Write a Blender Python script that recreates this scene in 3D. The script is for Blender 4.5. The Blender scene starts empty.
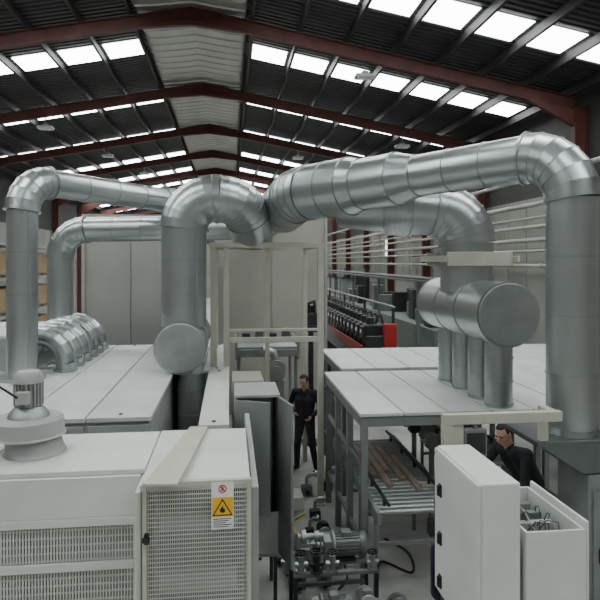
import bpy,bmesh,math,random
import numpy as np
from mathutils import Vector as V, Matrix
random.seed(4)
COL=bpy.context.scene.collection
W={}
# ------------------------------------------------------------ materials
def M(name,col,metal=0.0,rough=.5,var=.12,scale=3.0,bump=0.0,detail=4,stretch=(1,1,1),emit=0,rv=.04):
    m=bpy.data.materials.new(name); m.use_nodes=True
    nt=m.node_tree; n=nt.nodes; l=nt.links
    b=n['Principled BSDF']
    tc=n.new('ShaderNodeTexCoord'); mp=n.new('ShaderNodeMapping'); mp.inputs['Scale'].default_value=stretch
    l.new(tc.outputs['Object'],mp.inputs[0])
    no=n.new('ShaderNodeTexNoise'); no.inputs['Scale'].default_value=scale; no.inputs['Detail'].default_value=detail
    l.new(mp.outputs[0],no.inputs['Vector'])
    r=n.new('ShaderNodeValToRGB')
    r.color_ramp.elements[0].position=.3; r.color_ramp.elements[1].position=.7
    r.color_ramp.elements[0].color=tuple(max(0,c*(1-var)) for c in col)+(1,)
    r.color_ramp.elements[1].color=tuple(min(1,c*(1+var)) for c in col)+(1,)
    l.new(no.outputs[0],r.inputs[0])
    l.new(r.outputs[0],b.inputs['Base Color'])
    b.inputs['Metallic'].default_value=metal
    mr=n.new('ShaderNodeMapRange'); mr.inputs[3].default_value=max(.05,rough-rv); mr.inputs[4].default_value=min(1,rough+rv)
    l.new(no.outputs[0],mr.inputs[0]); l.new(mr.outputs[0],b.inputs['Roughness'])
    if bump:
        bp=n.new('ShaderNodeBump'); bp.inputs['Strength'].default_value=bump; bp.inputs['Distance'].default_value=.02
        l.new(no.outputs[0],bp.inputs['Height']); l.new(bp.outputs[0],b.inputs['Normal'])
    if emit:
        b.inputs['Emission Strength'].default_value=emit
        b.inputs['Emission Color'].default_value=(.95,1,.98,1)
    return m
m_galv=M('galvanised_steel',(.46,.485,.495),.97,.325,.04,2.0,.0,2,rv=.01)
m_galv2=M('galvanised_seam',(.42,.44,.45),.95,.36,.04,5,rv=.01)
m_galvd=M('galvanised_dull',(.36,.38,.38),.7,.45,.1,5)
m_hood=M('hood_sheet',(.17,.185,.19),.8,.4,.1,4)
m_white=M('machine_white',(.60,.62,.61),0,.40,.12,1.6,.03,7)
m_white2=M('cabinet_white',(.67,.68,.65),0,.4,.07,2,0,6)
m_grey=M('machine_grey',(.20,.215,.215),0,.5,.15,3)
m_lgrey=M('light_grey_paint',(.36,.375,.365),0,.5,.1,3)
m_beige=M('beige_panel',(.34,.325,.29),0,.6,.08,1.2)
m_pgrey=M('pale_grey_panel',(.32,.32,.30),0,.55,.08,1.2)
m_fbeige=M('frame_beige_paint',(.50,.50,.42),0,.5,.08,4)
m_red=M('rafter_red_oxide',(.095,.026,.021),0,.6,.25,3)
m_roof=M('dark_corrugated_sheet',(.028,.030,.030),.1,.55,.2,2)
m_purlin=M('purlin_steel',(.028,.026,.025),.2,.6,.2,3)
m_ridge=M('ridge_liner',(.34,.34,.32),.8,.38,.15,1.5,stretch=(1,.3,1))
m_sky=M('skylight_sheet',(.9,.9,.9),0,.5,0,1,emit=14)
m_win=M('window_glow',(.9,.9,.9),0,.5,0,1,emit=3)
m_wall=M('wall_light_cladding',(.28,.28,.255),0,.7,.12,.8)
m_walld=M('wall_dark_cladding',(.05,.05,.048),0,.7,.15,.8)
m_floor=M('concrete_floor',(.42,.42,.40),0,.6,.30,1.3,.1,8)
m_black=M('black_plastic',(.014,.015,.017),0,.45,.3,5)
m_dark=M('dark_steel',(.045,.05,.055),.5,.45,.25,5)
m_blue=M('navy_paint',(.010,.016,.04),0,.5,.15,5)
m_redp=M('signal_red_paint',(.36,.02,.02),0,.45,.1,5)
m_yel=M('yellow_plastic',(.75,.55,.03),0,.4,.08,5)
m_yelt=M('sign_yellow',(.85,.50,.02),0,.4,.03,5)
m_pap=M('sign_white',(.85,.85,.82),0,.5,.03,5)
m_signred=M('sign_red',(.65,.04,.02),0,.5,.03,5)
m_wood=M('profile_wood',(.33,.26,.21),0,.6,.25,5,stretch=(6,.6,6))
m_card=M('cardboard',(.30,.22,.13),0,.8,.15,3)
m_wrap=M('wrapped_goods',(.20,.22,.22),0,.5,.3,3)
m_skin=M('skin',(.52,.31,.22),0,.55,.08,8)
m_cloth=M('black_cloth',(.016,.018,.023),0,.85,.3,12,.15)
m_trous=M('dark_trousers',(.026,.028,.034),0,.85,.3,12,.15)
m_shoe=M('shoe_leather',(.03,.025,.02),0,.5,.2,8)
m_hair=M('dark_hair',(.018,.013,.01),0,.7,.4,60,.4)
m_lip=M('lip',(.42,.18,.15),0,.5,.05,8)
m_eye=M('eye_dark',(.03,.02,.018),0,.2,.05,8)
m_pipe=M('dull_pipe_paint',(.36,.36,.34),.1,.5,.12,3)
m_green=M('green_grey_paint',(.13,.15,.14),0,.55,.1,3)
m_orange=M('orange_paint',(.42,.2,.05),0,.5,.1,3)
m_teal=M('motor_grey',(.20,.215,.215),.3,.42,.15,5)

# ------------------------------------------------------------ mesh builder
class MB:
    def __init__(s): s.bm=bmesh.new(); s.mi=0
    def quadbox(s,c):
        v=[s.bm.verts.new(p) for p in c]
        for f in ((0,3,2,1),(4,5,6,7),(0,1,5,4),(1,2,6,5),(2,3,7,6),(3,0,4,7)):
            fa=s.bm.faces.new([v[i] for i in f]); fa.material_index=s.mi
        return s
    def box(s,x0,x1,y0,y1,z0,z1):
        return s.quadbox([(x0,y0,z0),(x1,y0,z0),(x1,y1,z0),(x0,y1,z0),(x0,y0,z1),(x1,y0,z1),(x1,y1,z1),(x0,y1,z1)])
    def frustum(s,b,zb,t,zt):
        return s.quadbox([(b[0],b[2],zb),(b[1],b[2],zb),(b[1],b[3],zb),(b[0],b[3],zb),(t[0],t[2],zt),(t[1],t[2],zt),(t[1],t[3],zt),(t[0],t[3],zt)])
    def bar(s,p0,p1,w,h=None,up=(0,0,1)):
        h=h or w; p0=V(p0);p1=V(p1); d=(p1-p0).normalized(); u=V(up)
        if abs(d.dot(u))>.98: u=V((0,1,0))
        a=d.cross(u).normalized()*w/2; b=a.cross(d).normalized()*h/2
        return s.quadbox([p0-a-b,p0+a-b,p0+a+b,p0-a+b,p1-a-b,p1+a-b,p1+a+b,p1-a+b])
    def tube(s,pts,rad,seg=24,caps=True,sharp=False):
        pts=[V(p) for p in pts]; n=len(pts)
        if not hasattr(rad,'__len__'): rad=[rad]*n
        T=[]
        for i in range(n):
            a=pts[max(0,i-1)]; b=pts[min(n-1,i+1)]
            if 0<i<n-1: t=((pts[i]-a).normalized()+(b-pts[i]).normalized())
            else: t=b-a
            T.append(t.normalized() if t.length>1e-9 else V((0,0,1)))
        u=V((0,0,1)) if abs(T[0].z)<.9 else V((1,0,0))
        a=(u-T[0]*u.dot(T[0])).normalized(); rings=[]
        for i in range(n):
            a=(a-T[i]*a.dot(T[i])).normalized(); b=T[i].cross(a)
            rings.append([s.bm.verts.new(pts[i]+(a*math.cos(2*math.pi*k/seg)+b*math.sin(2*math.pi*k/seg))*rad[i]) for k in range(seg)])
        for i in range(n-1):
            for k in range(seg):
                k2=(k+1)%seg
                f=s.bm.faces.new((rings[i][k],rings[i][k2],rings[i+1][k2],rings[i+1][k])); f.smooth=True; f.material_index=s.mi
        if sharp:
            for R in rings[1:-1]:
                for k in range(seg):
                    e=s.bm.edges.get((R[k],R[(k+1)%seg]))
                    if e: e.smooth=False
        if caps:
            for R,rev in ((rings[0],True),(rings[-1],False)):
                f=s.bm.faces.new(R[::-1] if rev else R); f.material_index=s.mi
                for e in f.edges: e.smooth=False
        return s
    def cyl(s,p0,p1,r0,r1=None,seg=24,caps=True):
        return s.tube([p0,p1],[r0,r0 if r1 is None else r1],seg,caps)
    def ball(s,c,r,mat=None,seg=20,rings=12):
        if not hasattr(r,'__len__'): r=(r,r,r)
        m=Matrix.Translation(V(c))@(mat.to_4x4() if mat else Matrix.Identity(4))@Matrix.Diagonal((r[0],r[1],r[2],1))
        g=bmesh.ops.create_uvsphere(s.bm,u_segments=seg,v_segments=rings,radius=1,matrix=m)
        for v in g['verts']:
            for f in v.link_faces: f.smooth=True; f.material_index=s.mi
        return s
    def poly(s,pts):
        f=s.bm.faces.new([s.bm.verts.new(p) for p in pts]); f.material_index=s.mi; return s
    def finish(s,name,mats,parent=None,bevel=0,origin=None):
        if not isinstance(mats,(list,tuple)): mats=[mats]
        cs=np.array([v.co[:] for v in s.bm.verts]); lo=cs.min(0); hi=cs.max(0)
        o=V(origin) if origin is not None else V(((lo[0]+hi[0])/2,(lo[1]+hi[1])/2,lo[2]))
        for v in s.bm.verts: v.co-=o
        me=bpy.data.meshes.new(name); s.bm.to_mesh(me); s.bm.free()
        for m in mats: me.materials.append(m)
        ob=bpy.data.objects.new(name,me); COL.objects.link(ob)
        place(ob,o,parent)
        if bevel:
            b=ob.modifiers.new('bevel','BEVEL'); b.width=bevel; b.segments=2; b.limit_method='ANGLE'; b.angle_limit=.7
        return ob
def place(ob,o,parent=None):
    W[ob.name]=V(o)
    if parent: ob.parent=parent; ob.location=V(o)-W[parent.name]
    else: ob.location=V(o)
def empty(name,loc):
    ob=bpy.data.objects.new(name,None); ob.empty_display_size=.2; COL.objects.link(ob); place(ob,loc); return ob
def lab(ob,label,cat,group=None):
    ob['label']=label; ob['category']=cat
    if group: ob['group']=group
    return ob
def struct(ob): ob['kind']='structure'; return ob
def box(name,b,mat,parent=None,bevel=.008):
    return MB().box(*b).finish(name,mat,parent,bevel)
def dup(root,off,label=None):
    new=root.copy(); COL.objects.link(new); new.location=root.location+V(off); W[new.name]=W[root.name]+V(off)
    def rec(o,p):
        for c in list(o.children):
            k=c.copy(); COL.objects.link(k); k.parent=p; W[k.name]=W[c.name]+V(off); rec(c,k)
    rec(root,new)
    if label: new['label']=label
    return new

# ------------------------------------------------------------ hall
RX=-.9; HW=9.9; SL=.19; YB=-6.0; YF=64.0; RZ=10.05
def rz(x): return RZ-SL*abs(x-RX)
XL=RX-HW; XR=RX+HW
struct(MB().box(XL-.2,XR+.2,YB-.2,YF+.2,-.1,0).finish('floor',m_floor))
def sidewall(name,x0,x1,xi):
    b=MB(); b.mi=0; b.box(x0,x1,YB,YF,0,5.7); b.mi=1; b.box(x0,x1,YB,YF,5.7,rz(XR)+.05)
    b.mi=0
    s=1 if xi<0 else -1
    y=YB+.6
    while y<YF:
        b.box(min(xi,xi+s*.02),max(xi,xi+s*.02),y,y+.05,0,5.68); y+=1.2
    return struct(b.finish(name,[m_wall,m_walld]))
sidewall('wall_right',XR,XR+.2,XR); sidewall('wall_left',XL-.2,XL,XL)
for nm,y in (('wall_far',YF),('wall_back',YB-.2)):
    b=MB(); b.mi=0; b.box(XL,XR,y,y+.2,0,5.7); b.mi=1
    b.box(XL,XR,y,y+.2,5.7,rz(XR)); 
    b.quadbox([(XL,y,rz(XL)),(XR,y,rz(XR)),(XR,y+.2,rz(XR)),(XL,y+.2,rz(XL)),(RX-.01,y,RZ),(RX+.01,y,RZ),(RX+.01,y+.2,RZ),(RX-.01,y+.2,RZ)])
    struct(b.finish(nm,[m_wall,m_walld]))
b=MB()
for s in (-1,1):
    y=YB; prof=[]
    while y<YF:
        prof+= [(y,0),(y+.09,0),(y+.11,.04),(y+.18,.04)]; y+=.2
    prof.append((YF,0))
    prev=None
    for (yy,h) in prof:
        a=b.bm.verts.new((RX,yy,RZ+h)); c=b.bm.verts.new((RX+s*(HW+.25),yy,rz(XR)-.25*SL+h))
        if prev: b.bm.faces.new((prev[0],prev[1],c,a))
        prev=(a,c)
b.box(XL-.2,XR+.2,YB-.2,YF+.2,RZ+.3,RZ+.35)
struct(b.finish('ceiling',m_roof))
# rounded ribbed ridge liner
b=MB(); RW=1.32
prof=[(-RW,-.03-RW*SL-.06)]
for k in range(-8,9):
    x=RW*.93*k/8; prof.append((x,-.23-abs(x)*SL*.9 -(.05*(1-(k/8)**2))))
prof.append((RW,-.03-RW*SL-.06))
y=YB
while y<YF:
    for (ya,yb,za,zb) in ((y,y+.40,0,0),(y+.40,y+.43,0,-.03),(y+.43,y+.47,-.03,-.03),(y+.47,y+.5,-.03,0)):
        pv=None
        for (x,z) in prof:
            q=(b.bm.verts.new((RX+x,ya,RZ+z+za)),b.bm.verts.new((RX+x,yb,RZ+z+zb)))
            if pv: f=b.bm.faces.new((pv[0],pv[1],q[1],q[0])); f.smooth=True
            pv=q
    y+=.5
struct(b.finish('trim_1',m_ridge))
# portal frames
r=empty('portal_frame',(RX,2.3-6,0)); y=2.3-6
b=MB()
for s in (-1,1):
    top=lambda x:rz(x)-.27
    xe=RX+s*(HW-.32)
    for (zo,wd,th) in ((0,.14,.018),(-.30,.14,.018)):
        b.quadbox([(RX,y-wd/2,top(RX)+zo-th),(xe,y-wd/2,top(xe)+zo-th),(xe,y+wd/2,top(xe)+zo-th),(RX,y+wd/2,top(RX)+zo-th),
                   (RX,y-wd/2,top(RX)+zo),(xe,y-wd/2,top(xe)+zo),(xe,y+wd/2,top(xe)+zo),(RX,y+wd/2,top(RX)+zo)])
    b.quadbox([(RX,y-.006,top(RX)-.31),(xe,y-.006,top(xe)-.31),(xe,y+.006,top(xe)-.31),(RX,y+.006,top(RX)-.31),
               (RX,y-.006,top(RX)),(xe,y-.006,top(xe)),(xe,y+.006,top(xe)),(RX,y+.006,top(RX))])
    xa=RX+s*1.1
    b.quadbox([(RX,y-.06,top(RX)-.42),(xa,y-.06,top(xa)-.33),(xa,y+.06,top(xa)-.33),(RX,y+.06,top(RX)-.42),
               (RX,y-.06,top(RX)-.30),(xa,y-.06,top(xa)-.30),(xa,y+.06,top(xa)-.30),(RX,y+.06,top(RX)-.30)])
    xh=RX+s*(HW-1.6)
    b.quadbox([(xe,y-.06,top(xe)-.75),(xh,y-.06,top(xh)-.33),(xh,y+.06,top(xh)-.33),(xe,y+.06,top(xe)-.75),
               (xe,y-.06,top(xe)-.30),(xh,y-.06,top(xh)-.30),(xh,y+.06,top(xh)-.30),(xe,y+.06,top(xe)-.30)])
bmesh.ops.recalc_face_normals(b.bm,faces=b.bm.faces[:])
b.finish('rafter',m_red,r)
for s in (-1,1):
    xc=RX+s*(HW-.2); c=MB()
    c.box(xc-.17,xc-.15,y-.1,y+.1,0,7.75).box(xc+.15,xc+.17,y-.1,y+.1,0,7.75).box(xc-.15,xc+.15,y-.01,y+.01,0,7.75)
    c.box(xc-.2,xc+.18,y-.15,y+.15,0,.03)
    c.finish('column',m_red,r)
lab(r,'red-brown painted steel portal frame with sloping I-section rafters','steel frame','portal frames of the hall')
first=r
for k in range(1,12): dup(first,(0,6*k,0))
# purlins
p0=None
for s in (-1,1):
    for i in range(8):
        x=RX+s*(1.42+i*1.15)
        if p0 is None:
            p0=MB().box(x-.02,x+.02,YB,YF,rz(x)-.22,rz(x)-.035).box(x-.02,x+.05,YB,YF,rz(x)-.235,rz(x)-.22).finish('roof_purlin',m_purlin)
            lab(p0,'long dark steel purlin under corrugated roof','roof beam','roof purlins'); x00=x
        else: dup(p0,(x-x00,0,rz(x)-rz(x00)))
# skylights
wn=1
for yc in (-4.3,1,6.5,12.1,16.95,22.0,27.75,33.2,38.6,44.0,49.4,54.8,60.2):
    for s in (-1,1):
        y0=yc-.55; y1=yc+.55
        z=-.03
        b=MB()
        for i in range(8):
            p=1.42+i*1.15+.11; q=min(p+.93,HW-.35)
            if q-p<.2: continue
            xa=RX+s*p; xb=RX+s*q
            b.quadbox([(xa,y0,rz(xa)+z),(xb,y0,rz(xb)+z),(xb,y1,rz(xb)+z),(xa,y1,rz(xa)+z),(xa,y0,rz(xa)+z+.01),(xb,y0,rz(xb)+z+.01),(xb,y1,rz(xb)+z+.01),(xa,y1,rz(xa)+z+.01)])
        bmesh.ops.recalc_face_normals(b.bm,faces=b.bm.faces[:])
        struct(b.finish('window_%d'%wn,m_sky)); wn+=1
for y in (32.8,44.5):
    b=MB(); b.mi=0; b.box(XR-.03,XR,y,y+1.3,4.1,5.1); b.mi=1
    for a in (y-.05,y+.62,y+1.28): b.box(XR-.06,XR,a,a+.06,4.05,5.15)
    b.box(XR-.065,XR,y-.05,y+1.34,4.03,4.1).box(XR-.065,XR,y-.05,y+1.34,5.1,5.16)
    struct(b.finish('window_%d'%wn,[m_win,m_grey])); wn+=1
# wall pipes
for i,(z,rr) in enumerate(((3.7,.05),(4.1,.035),(4.4,.06),(4.75,.05),(5.0,.035),(5.35,.07),(6.1,.06))):
    x=8.2-.05*(i%2)
    b=MB(); b.cyl((x,5,z),(x,60,z),rr,seg=12)
    y=6+i*.5
    while y<60: b.cyl((x,y,z),(x,y+.1,z),rr+.02,seg=12); y+=3+i*.4
    y=8.3
    while y<60: b.bar((x,y,z-rr-.02),(8.55,y,z-rr-.02),.05); y+=6
    lab(b.finish('wall_pipe',m_pipe),'long dull grey pipe on brackets along the hall columns','pipe','pipes along the hall wall')
# lamps
l0=None
for (x,y) in ((3.3,14.5),(3.0,26.5),(6,20.5),(-5.2,26.5),(-6.0,20.5),(-4.5,32.5),(3,38.5)):
    z=rz(3.3)-.6
    if l0 is None:
        l0=empty('high_bay_lamp',(x,y,z)); x0l,y0l=x,y
        MB().cyl((x,y,z+.5),(x,y,z-.2),.02,seg=8).box(x-.08,x+.08,y-.08,y+.08,z-.24,z-.16).finish('lamp_mount',m_grey,l0,.01)
        MB().box(x-.24,x+.24,y-.16,y+.16,z-.33,z-.24).finish('lamp_housing',m_lgrey,l0,.02)
        MB().box(x-.21,x+.21,y-.13,y+.13,z-.337,z-.331).finish('lamp_glass',m_pap,l0)
        lab(l0,'small flat grey high-bay lamp hanging under a rafter','lamp','hall lamps'); l0z=rz(x)
    else: dup(l0,(x-x0l,y-y0l,rz(x)-l0z))

# ------------------------------------------------------------ ducts
def fillet(P,R,n=5):
    P=[V(p) for p in P]; segs=[]; cur=P[0]
    for i in range(1,len(P)-1):
        b=P[i]; d1=(b-P[i-1]).normalized(); d2=(P[i+1]-b).normalized(); ang=d1.angle(d2)
        if ang<.04: continue
        T=min(R*math.tan(ang/2),.49*(b-P[i-1]).length,.49*(P[i+1]-b).length) if len(P)>3 else min(R*math.tan(ang/2),.95*(b-P[i-1]).length,.95*(P[i+1]-b).length)
        Rr=T/math.tan(ang/2)
        st=b-d1*T; nn=(d2-d1*d1.dot(d2)).normalized(); c=st+nn*Rr
        arc=[c+(-nn*math.cos(ang*k/n)+d1*math.sin(ang*k/n))*Rr for k in range(n+1)]
        segs.append(('pipe',[cur,st])); segs.append(('elbow',arc)); cur=b+d2*T
    segs.append(('pipe',[cur,P[-1]])); return segs
def duct(root,P,R,r,n=5,flange=True,seg=56,step=.9,er=0,rib=True):
    for kind,pts in fillet(P,R,n):
        if kind=='pipe':
            L=(pts[1]-pts[0]).length
            if L<.03: continue
            d=(pts[1]-pts[0]).normalized()
            b=MB(); b.tube(pts,r,seg)
            m=int(L/step)
            b.mi=1
            for k in range(1,m+1):
                q=pts[0]+d*(L*k/(m+1))
                b.cyl(q-d*.009,q+d*.009,r+.009,seg=seg)
            u=V((0,-1,0)) if abs(d.y)<.7 else V((1,0,0))
            u=(u-d*u.dot(d)).normalized(); u2=d.cross(u); e=(u*.8+u2*.6)*r
            b.bar(pts[0]+e,pts[1]+e,.012,.010)
            b.finish('pipe',[m_galv,m_galv2],root)
        else:
            b=MB(); b.tube(pts,r+er,seg,sharp=True); b.mi=1
            if rib:
                for i in range(1,len(pts)-1):
                    t=(pts[i+1]-pts[i-1]).normalized(); b.cyl(pts[i]-t*.005,pts[i]+t*.005,r+er+.006,seg=seg)
            b.finish('elbow',[m_galv,m_galv2],root)
            if flange:
                for i,j in ((0,1),(-1,-2)):
                    t=(pts[i]-pts[j]).normalized()
                    MB().cyl(pts[i]-t*.010,pts[i]+t*.018,r+er+.016,seg=seg).finish('flange',m_galv2,root)
def drum(root,y0,y1,x,z,r,name='drum'):
    b=MB(); b.mi=0; b.cyl((x,y0,z),(x,y1,z),r,seg=56); b.mi=1
    for yy in np.linspace(y0,y1,4): b.cyl((x,yy-.010,z),(x,yy+.010,z),r+.010,seg=56)
    b.finish(name,[m_galv,m_galv2],root)
    MB().tube([(x,y0-.02,z),(x,y0-.026,z)],[r*.985,r*.95],56).finish('end_cap',m_galvd,root)
def cone(root,p,q,r0,r1,nm='reducer'):
    p=V(p);q=V(q);d=(q-p).normalized()
    b=MB(); b.tube([p,q],[r0,r1],56); b.mi=1; b.cyl(p-d*.010,p+d*.010,r0+.012,seg=56); b.cyl(q-d*.010,q+d*.010,r1+.012,seg=56)
    b.finish(nm,[m_galv,m_galv2],root)
ax,ay=3.4,5.64
A=empty('ventilation_duct',(ax,ay,1.75))
P0=V((ax,ay,4.9)); PE=V((.98,8.6,4.78))
dd=(PE-P0).normalized()
PA=P0+dd*1.8; PB=P0+dd*2.1
duct(A,[(ax,ay,2.12),P0,PA],.45,.25,6,er=.018,step=.6)
cone(A,PA,PB,.25,.33)
PM=PB+dd*.55
duct(A,[PB,PB+dd*.3,PM],.3,.33,3,step=.6)
cone(A,PM,PM+dd*.2,.33,.385)
duct(A,[PM+dd*.2,PE,(.85,9.75,4.66)],.8,.385,4,step=.6)
cone(A,(.85,9.75,4.66),(.8,10.2,4.60),.385,.27)
duct(A,[(.8,10.2,4.6),(.8,11.6,4.6),(.8,14.98,4.6)],.3,.27,3)
MB().tube([(ax,ay,2.112),(ax,ay,2.17)],[.28,.255],40).finish('collar',m_hood,A)
H=MB(); H.box(2.86,4.3,5.32,6.02,2.06,2.11); H.frustum((3.4,4.1,5.45,5.95),1.74,(2.9,4.26,5.35,5.99),2.06)
H.finish('hood',m_hood,A,.008)
lab(A,'large galvanised extraction duct with gored elbow, tapering trunk and hood','ventilation duct')
HM=empty('extraction_cabinet',(3.76,5.7,0))
box('body',(3.43,4.08,5.42,5.97,.1,1.735),m_grey,HM); box('plinth',(3.46,4.04,5.46,5.96,0,.1),m_dark,HM)
box('door',(3.47,4.04,5.395,5.42,.25,1.6),m_grey,HM); box('handle',(3.52,3.55,5.37,5.395,.9,1.05),m_black,HM)
lab(HM,'grey sheet metal cabinet beneath the duct hood','machine cabinet')

BX=3.25
B=empty('ventilation_duct',(BX,7.85,2.06))
drum(B,6.72,8.98,BX,3.18,.38)
duct(B,[(BX-.05,7.85,3.4),(BX-.05,7.85,4.5),(2.3,7.95,4.53),(1.6,8.35,4.64)],.58,.355,7,er=.022)
for y in (6.98,7.50,8.05,8.62):
    b=MB(); b.cyl((BX,y,2.055),(BX,y,3.0),.165,seg=32); b.mi=1
    for z in (2.08,2.36,2.64,2.9): b.cyl((BX,y,z),(BX,y,z+.018),.176,seg=32)
    b.finish('pipe',[m_galv,m_galv2],B)
sb=MB(); sb.box(2.77,3.65,7.42,7.47,3.75,3.93).box(2.77,3.65,8.24,8.29,3.75,3.93).box(2.73,2.77,7.3,8.4,3.8,3.88).box(3.65,3.69,7.3,8.4,3.8,3.88)
sb.finish('clamp',m_fbeige,B,.005)
lab(B,'galvanised duct bending down to capped drum with four downpipes','ventilation duct')

Cd=empty('ventilation_duct',(-.68,9.04,0))
drum(Cd,8.62,10.6,-.7,2.58,.36)
duct(Cd,[(-.68,9.08,2.85),(-.68,9.08,4.74),(.20,9.06,4.74),(.34,9.55,4.25)],.44,.33,7,er=.022,step=.6)
duct(Cd,[(.30,9.42,4.42),(.36,9.8,4.45),(.5,10.1,4.5),(.72,10.8,4.6)],.25,.24,4,flange=False)
b=MB(); b.cyl((-.56,8.82,1.2),(-.56,8.82,2.4),.19,seg=32); b.mi=1
for z in (1.6,1.95,2.18): b.cyl((-.56,8.82,z),(-.56,8.82,z+.02),.202,seg=32)
b.finish('pipe',[m_galv,m_galv2],Cd)
MB().box(-.77,-.35,8.6,9.03,.0,1.2).finish('floor_box',m_galvd,Cd)
lab(Cd,'galvanised riser duct with hooked gored elbow above a capped drum','ventilation duct')
D=empty('ventilation_duct',(-2.82,8.585,2.2))
duct(D,[(-2.82,8.585,2.22),(-2.82,8.585,4.93),(-1.07,11.0,4.9),(.5,11.3,4.7)],.42,.2,6,step=.6,er=.025)
MB().cyl((-2.82,8.585,2.205),(-2.82,8.585,2.25),.3,seg=32).finish('flange',m_galv2,D)
lab(D,'slim galvanised duct rising and turning across the hall','ventilation duct')
E=empty('ventilation_duct',(-3.08,11.43,2.2))
duct(E,[(-3.08,11.4,2.7),(-3.08,11.4,4.39),(.5,10.75,4.42)],.5,.225,6,step=.6,er=.018)
drum(E,8.9,11.7,-3.15,2.5,.24)
for i in range(6):
    y=9.15+i*.46
    duct(E,[(-2.4,y,2.205),(-2.4,y,2.86),(-3.1,y,2.66)],.4,.135,6,flange=False,seg=28,step=9)
    MB().cyl((-2.4,y,2.205),(-2.4,y,2.25),.17,seg=28).finish('flange',m_galv2,E)
lab(E,'galvanised duct fed by a manifold with six ribbed elbows','ventilation duct')

# ------------------------------------------------------------ machine housings
def cover(name,x0,x1,y0,y1,z,nx,label,mat=m_white,body=m_lgrey,z0=.12,ny=1):
    r=empty(name,((x0+x1)/2,(y0+y1)/2,0))
    box('body',(x0+.04,x1-.04,y0+.04,y1-.04,z0,z-.05),body,r)
    for x in (x0+.1,x1-.16):
        for y in np.linspace(y0+.1,y1-.2,3): box('foot',(x,x+.06,y,y+.06,0,z0),m_dark,r,0)
    w=(x1-x0)/nx; h=(y1-y0)/ny
    for i in range(nx):
        for j in range(ny): box('cover_panel',(x0+i*w+.010,x0+(i+1)*w-.010,y0+j*h+.005,y0+(j+1)*h-.005,z-.05,z),mat,r,.006)
    for i in range(nx):
        box('front_panel',(x0+i*w+.02,x0+(i+1)*w-.02,y0+.015,y0+.04,z0+.05,z-.09),body,r,.005)
        for yy in (y0+.12,y1-.12): MB().cyl((x0+i*w+w*.5,yy,z),(x0+i*w+w*.5,yy,z+.012),.02,seg=12).finish('bolt',m_dark,r)
    return lab(r,label,'machine')
cover('machine_housing',-3.5,-.8,6.35,11.9,2.2,4,'long grey oven housing with pale flat covers',ny=2)
cover('machine_housing',-.32,0,5.95,9.0,2.2,1,'narrow pale housing with flat cover beside the aisle',m_white2,ny=2)
cover('machine_housing',-.79,0,9.05,11.9,2.19,2,'pale flat-topped housing under the capped drum')
cover('machine_housing',-7.0,-4.0,9.0,19,2.0,4,'long pale process line housing behind the ducts',ny=3)

# ------------------------------------------------------------ front-left guarded machine
G=empty('guarded_machine',(-1.2,4.75,0))
GY=4.12
box('top_cover',(-3.0,-1.83,4.52,5.5,2.24,2.28),m_white2,G,.006)
box('top_cover',(-1.815,-.62,4.52,5.5,2.24,2.28),m_white2,G,.006)
box('top_cover',(-.61,.14,GY+.05,5.5,2.24,2.285),m_white2,G,.006)
box('side_panel',(.15,.2,GY+.1,6.3,.1,2.22),m_lgrey,G)
box('side_panel',(-.64,-.6,GY+.05,4.52,.1,2.24),m_white2,G)
box('inner_body',(-2.9,-.65,4.75,5.45,.1,2.2),m_galvd,G)
box('inner_body',(-.55,.1,4.6,5.45,.1,2.2),m_hood,G)
MB().cyl((-.5,4.45,1.9),(.05,4.45,1.9),.06,seg=16).cyl((-.5,4.4,1.5),(.05,4.4,1.5),.08,seg=16).finish('inner_roller',m_galvd,G)
box('fascia',(-3.0,-.65,4.49,4.53,1.95,2.24),m_white2,G,.006)
fr=MB()
for x in (-2.98,-1.86,-.7): fr.box(x,x+.05,4.5,4.54,0,1.95)
for z in (1.89,1.57,1.17,.1): fr.box(-2.98,-.66,4.475,4.5,z,z+.06)
fr.finish('guard_frame',m_white2,G,.004)
sl=MB()
for zz0,zz1 in ((1.63,1.89),(1.23,1.57),(.2,1.17)):
    x=-2.92
    while x<-.7: sl.box(x,x+.009,4.50,4.512,zz0,zz1); x+=.0215
    for z in np.arange(zz0,zz1,.055): sl.box(-2.94,-.68,4.512,4.52,z,z+.013)
sl.finish('slotted_guard',m_white2,G)
fr=MB()
y0,y1=GY-.04,GY
fr.box(-.58,-.55,y0,y1,0,2.29).box(.115,.145,y0,y1,0,2.29).box(-.58,.145,y0,y1,2.29,2.33).box(-.55,.115,y0,y1,.1,.15).box(-.55,.115,y0,y1,1.3,1.34).box(-.23,-.21,y0+.005,y1,.15,1.3)
fr.finish('door_frame',m_fbeige,G,.004)
sl=MB(); x=-.545
while x<.112: sl.box(x,x+.0045,GY-.022,GY-.016,.15,2.29); x+=.0145
for z in np.arange(.16,2.29,.03): sl.box(-.55,.12,GY-.016,GY-.01,z,z+.0055)
sl.finish('mesh_door',m_white2,G)
MB().box(-.565,-.535,GY-.07,GY-.04,1.93,2.0).box(-.575,-.525,GY-.09,GY-.065,1.95,1.98).finish('handle',m_black,G,.004)
S=GY-.045-3.936
sg=MB(); sg.mi=0; sg.box(-.125,.025,3.936+S,3.942+S,2.00,2.315)
sg.mi=2
cx,cz=-.05,2.272
N=24
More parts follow.
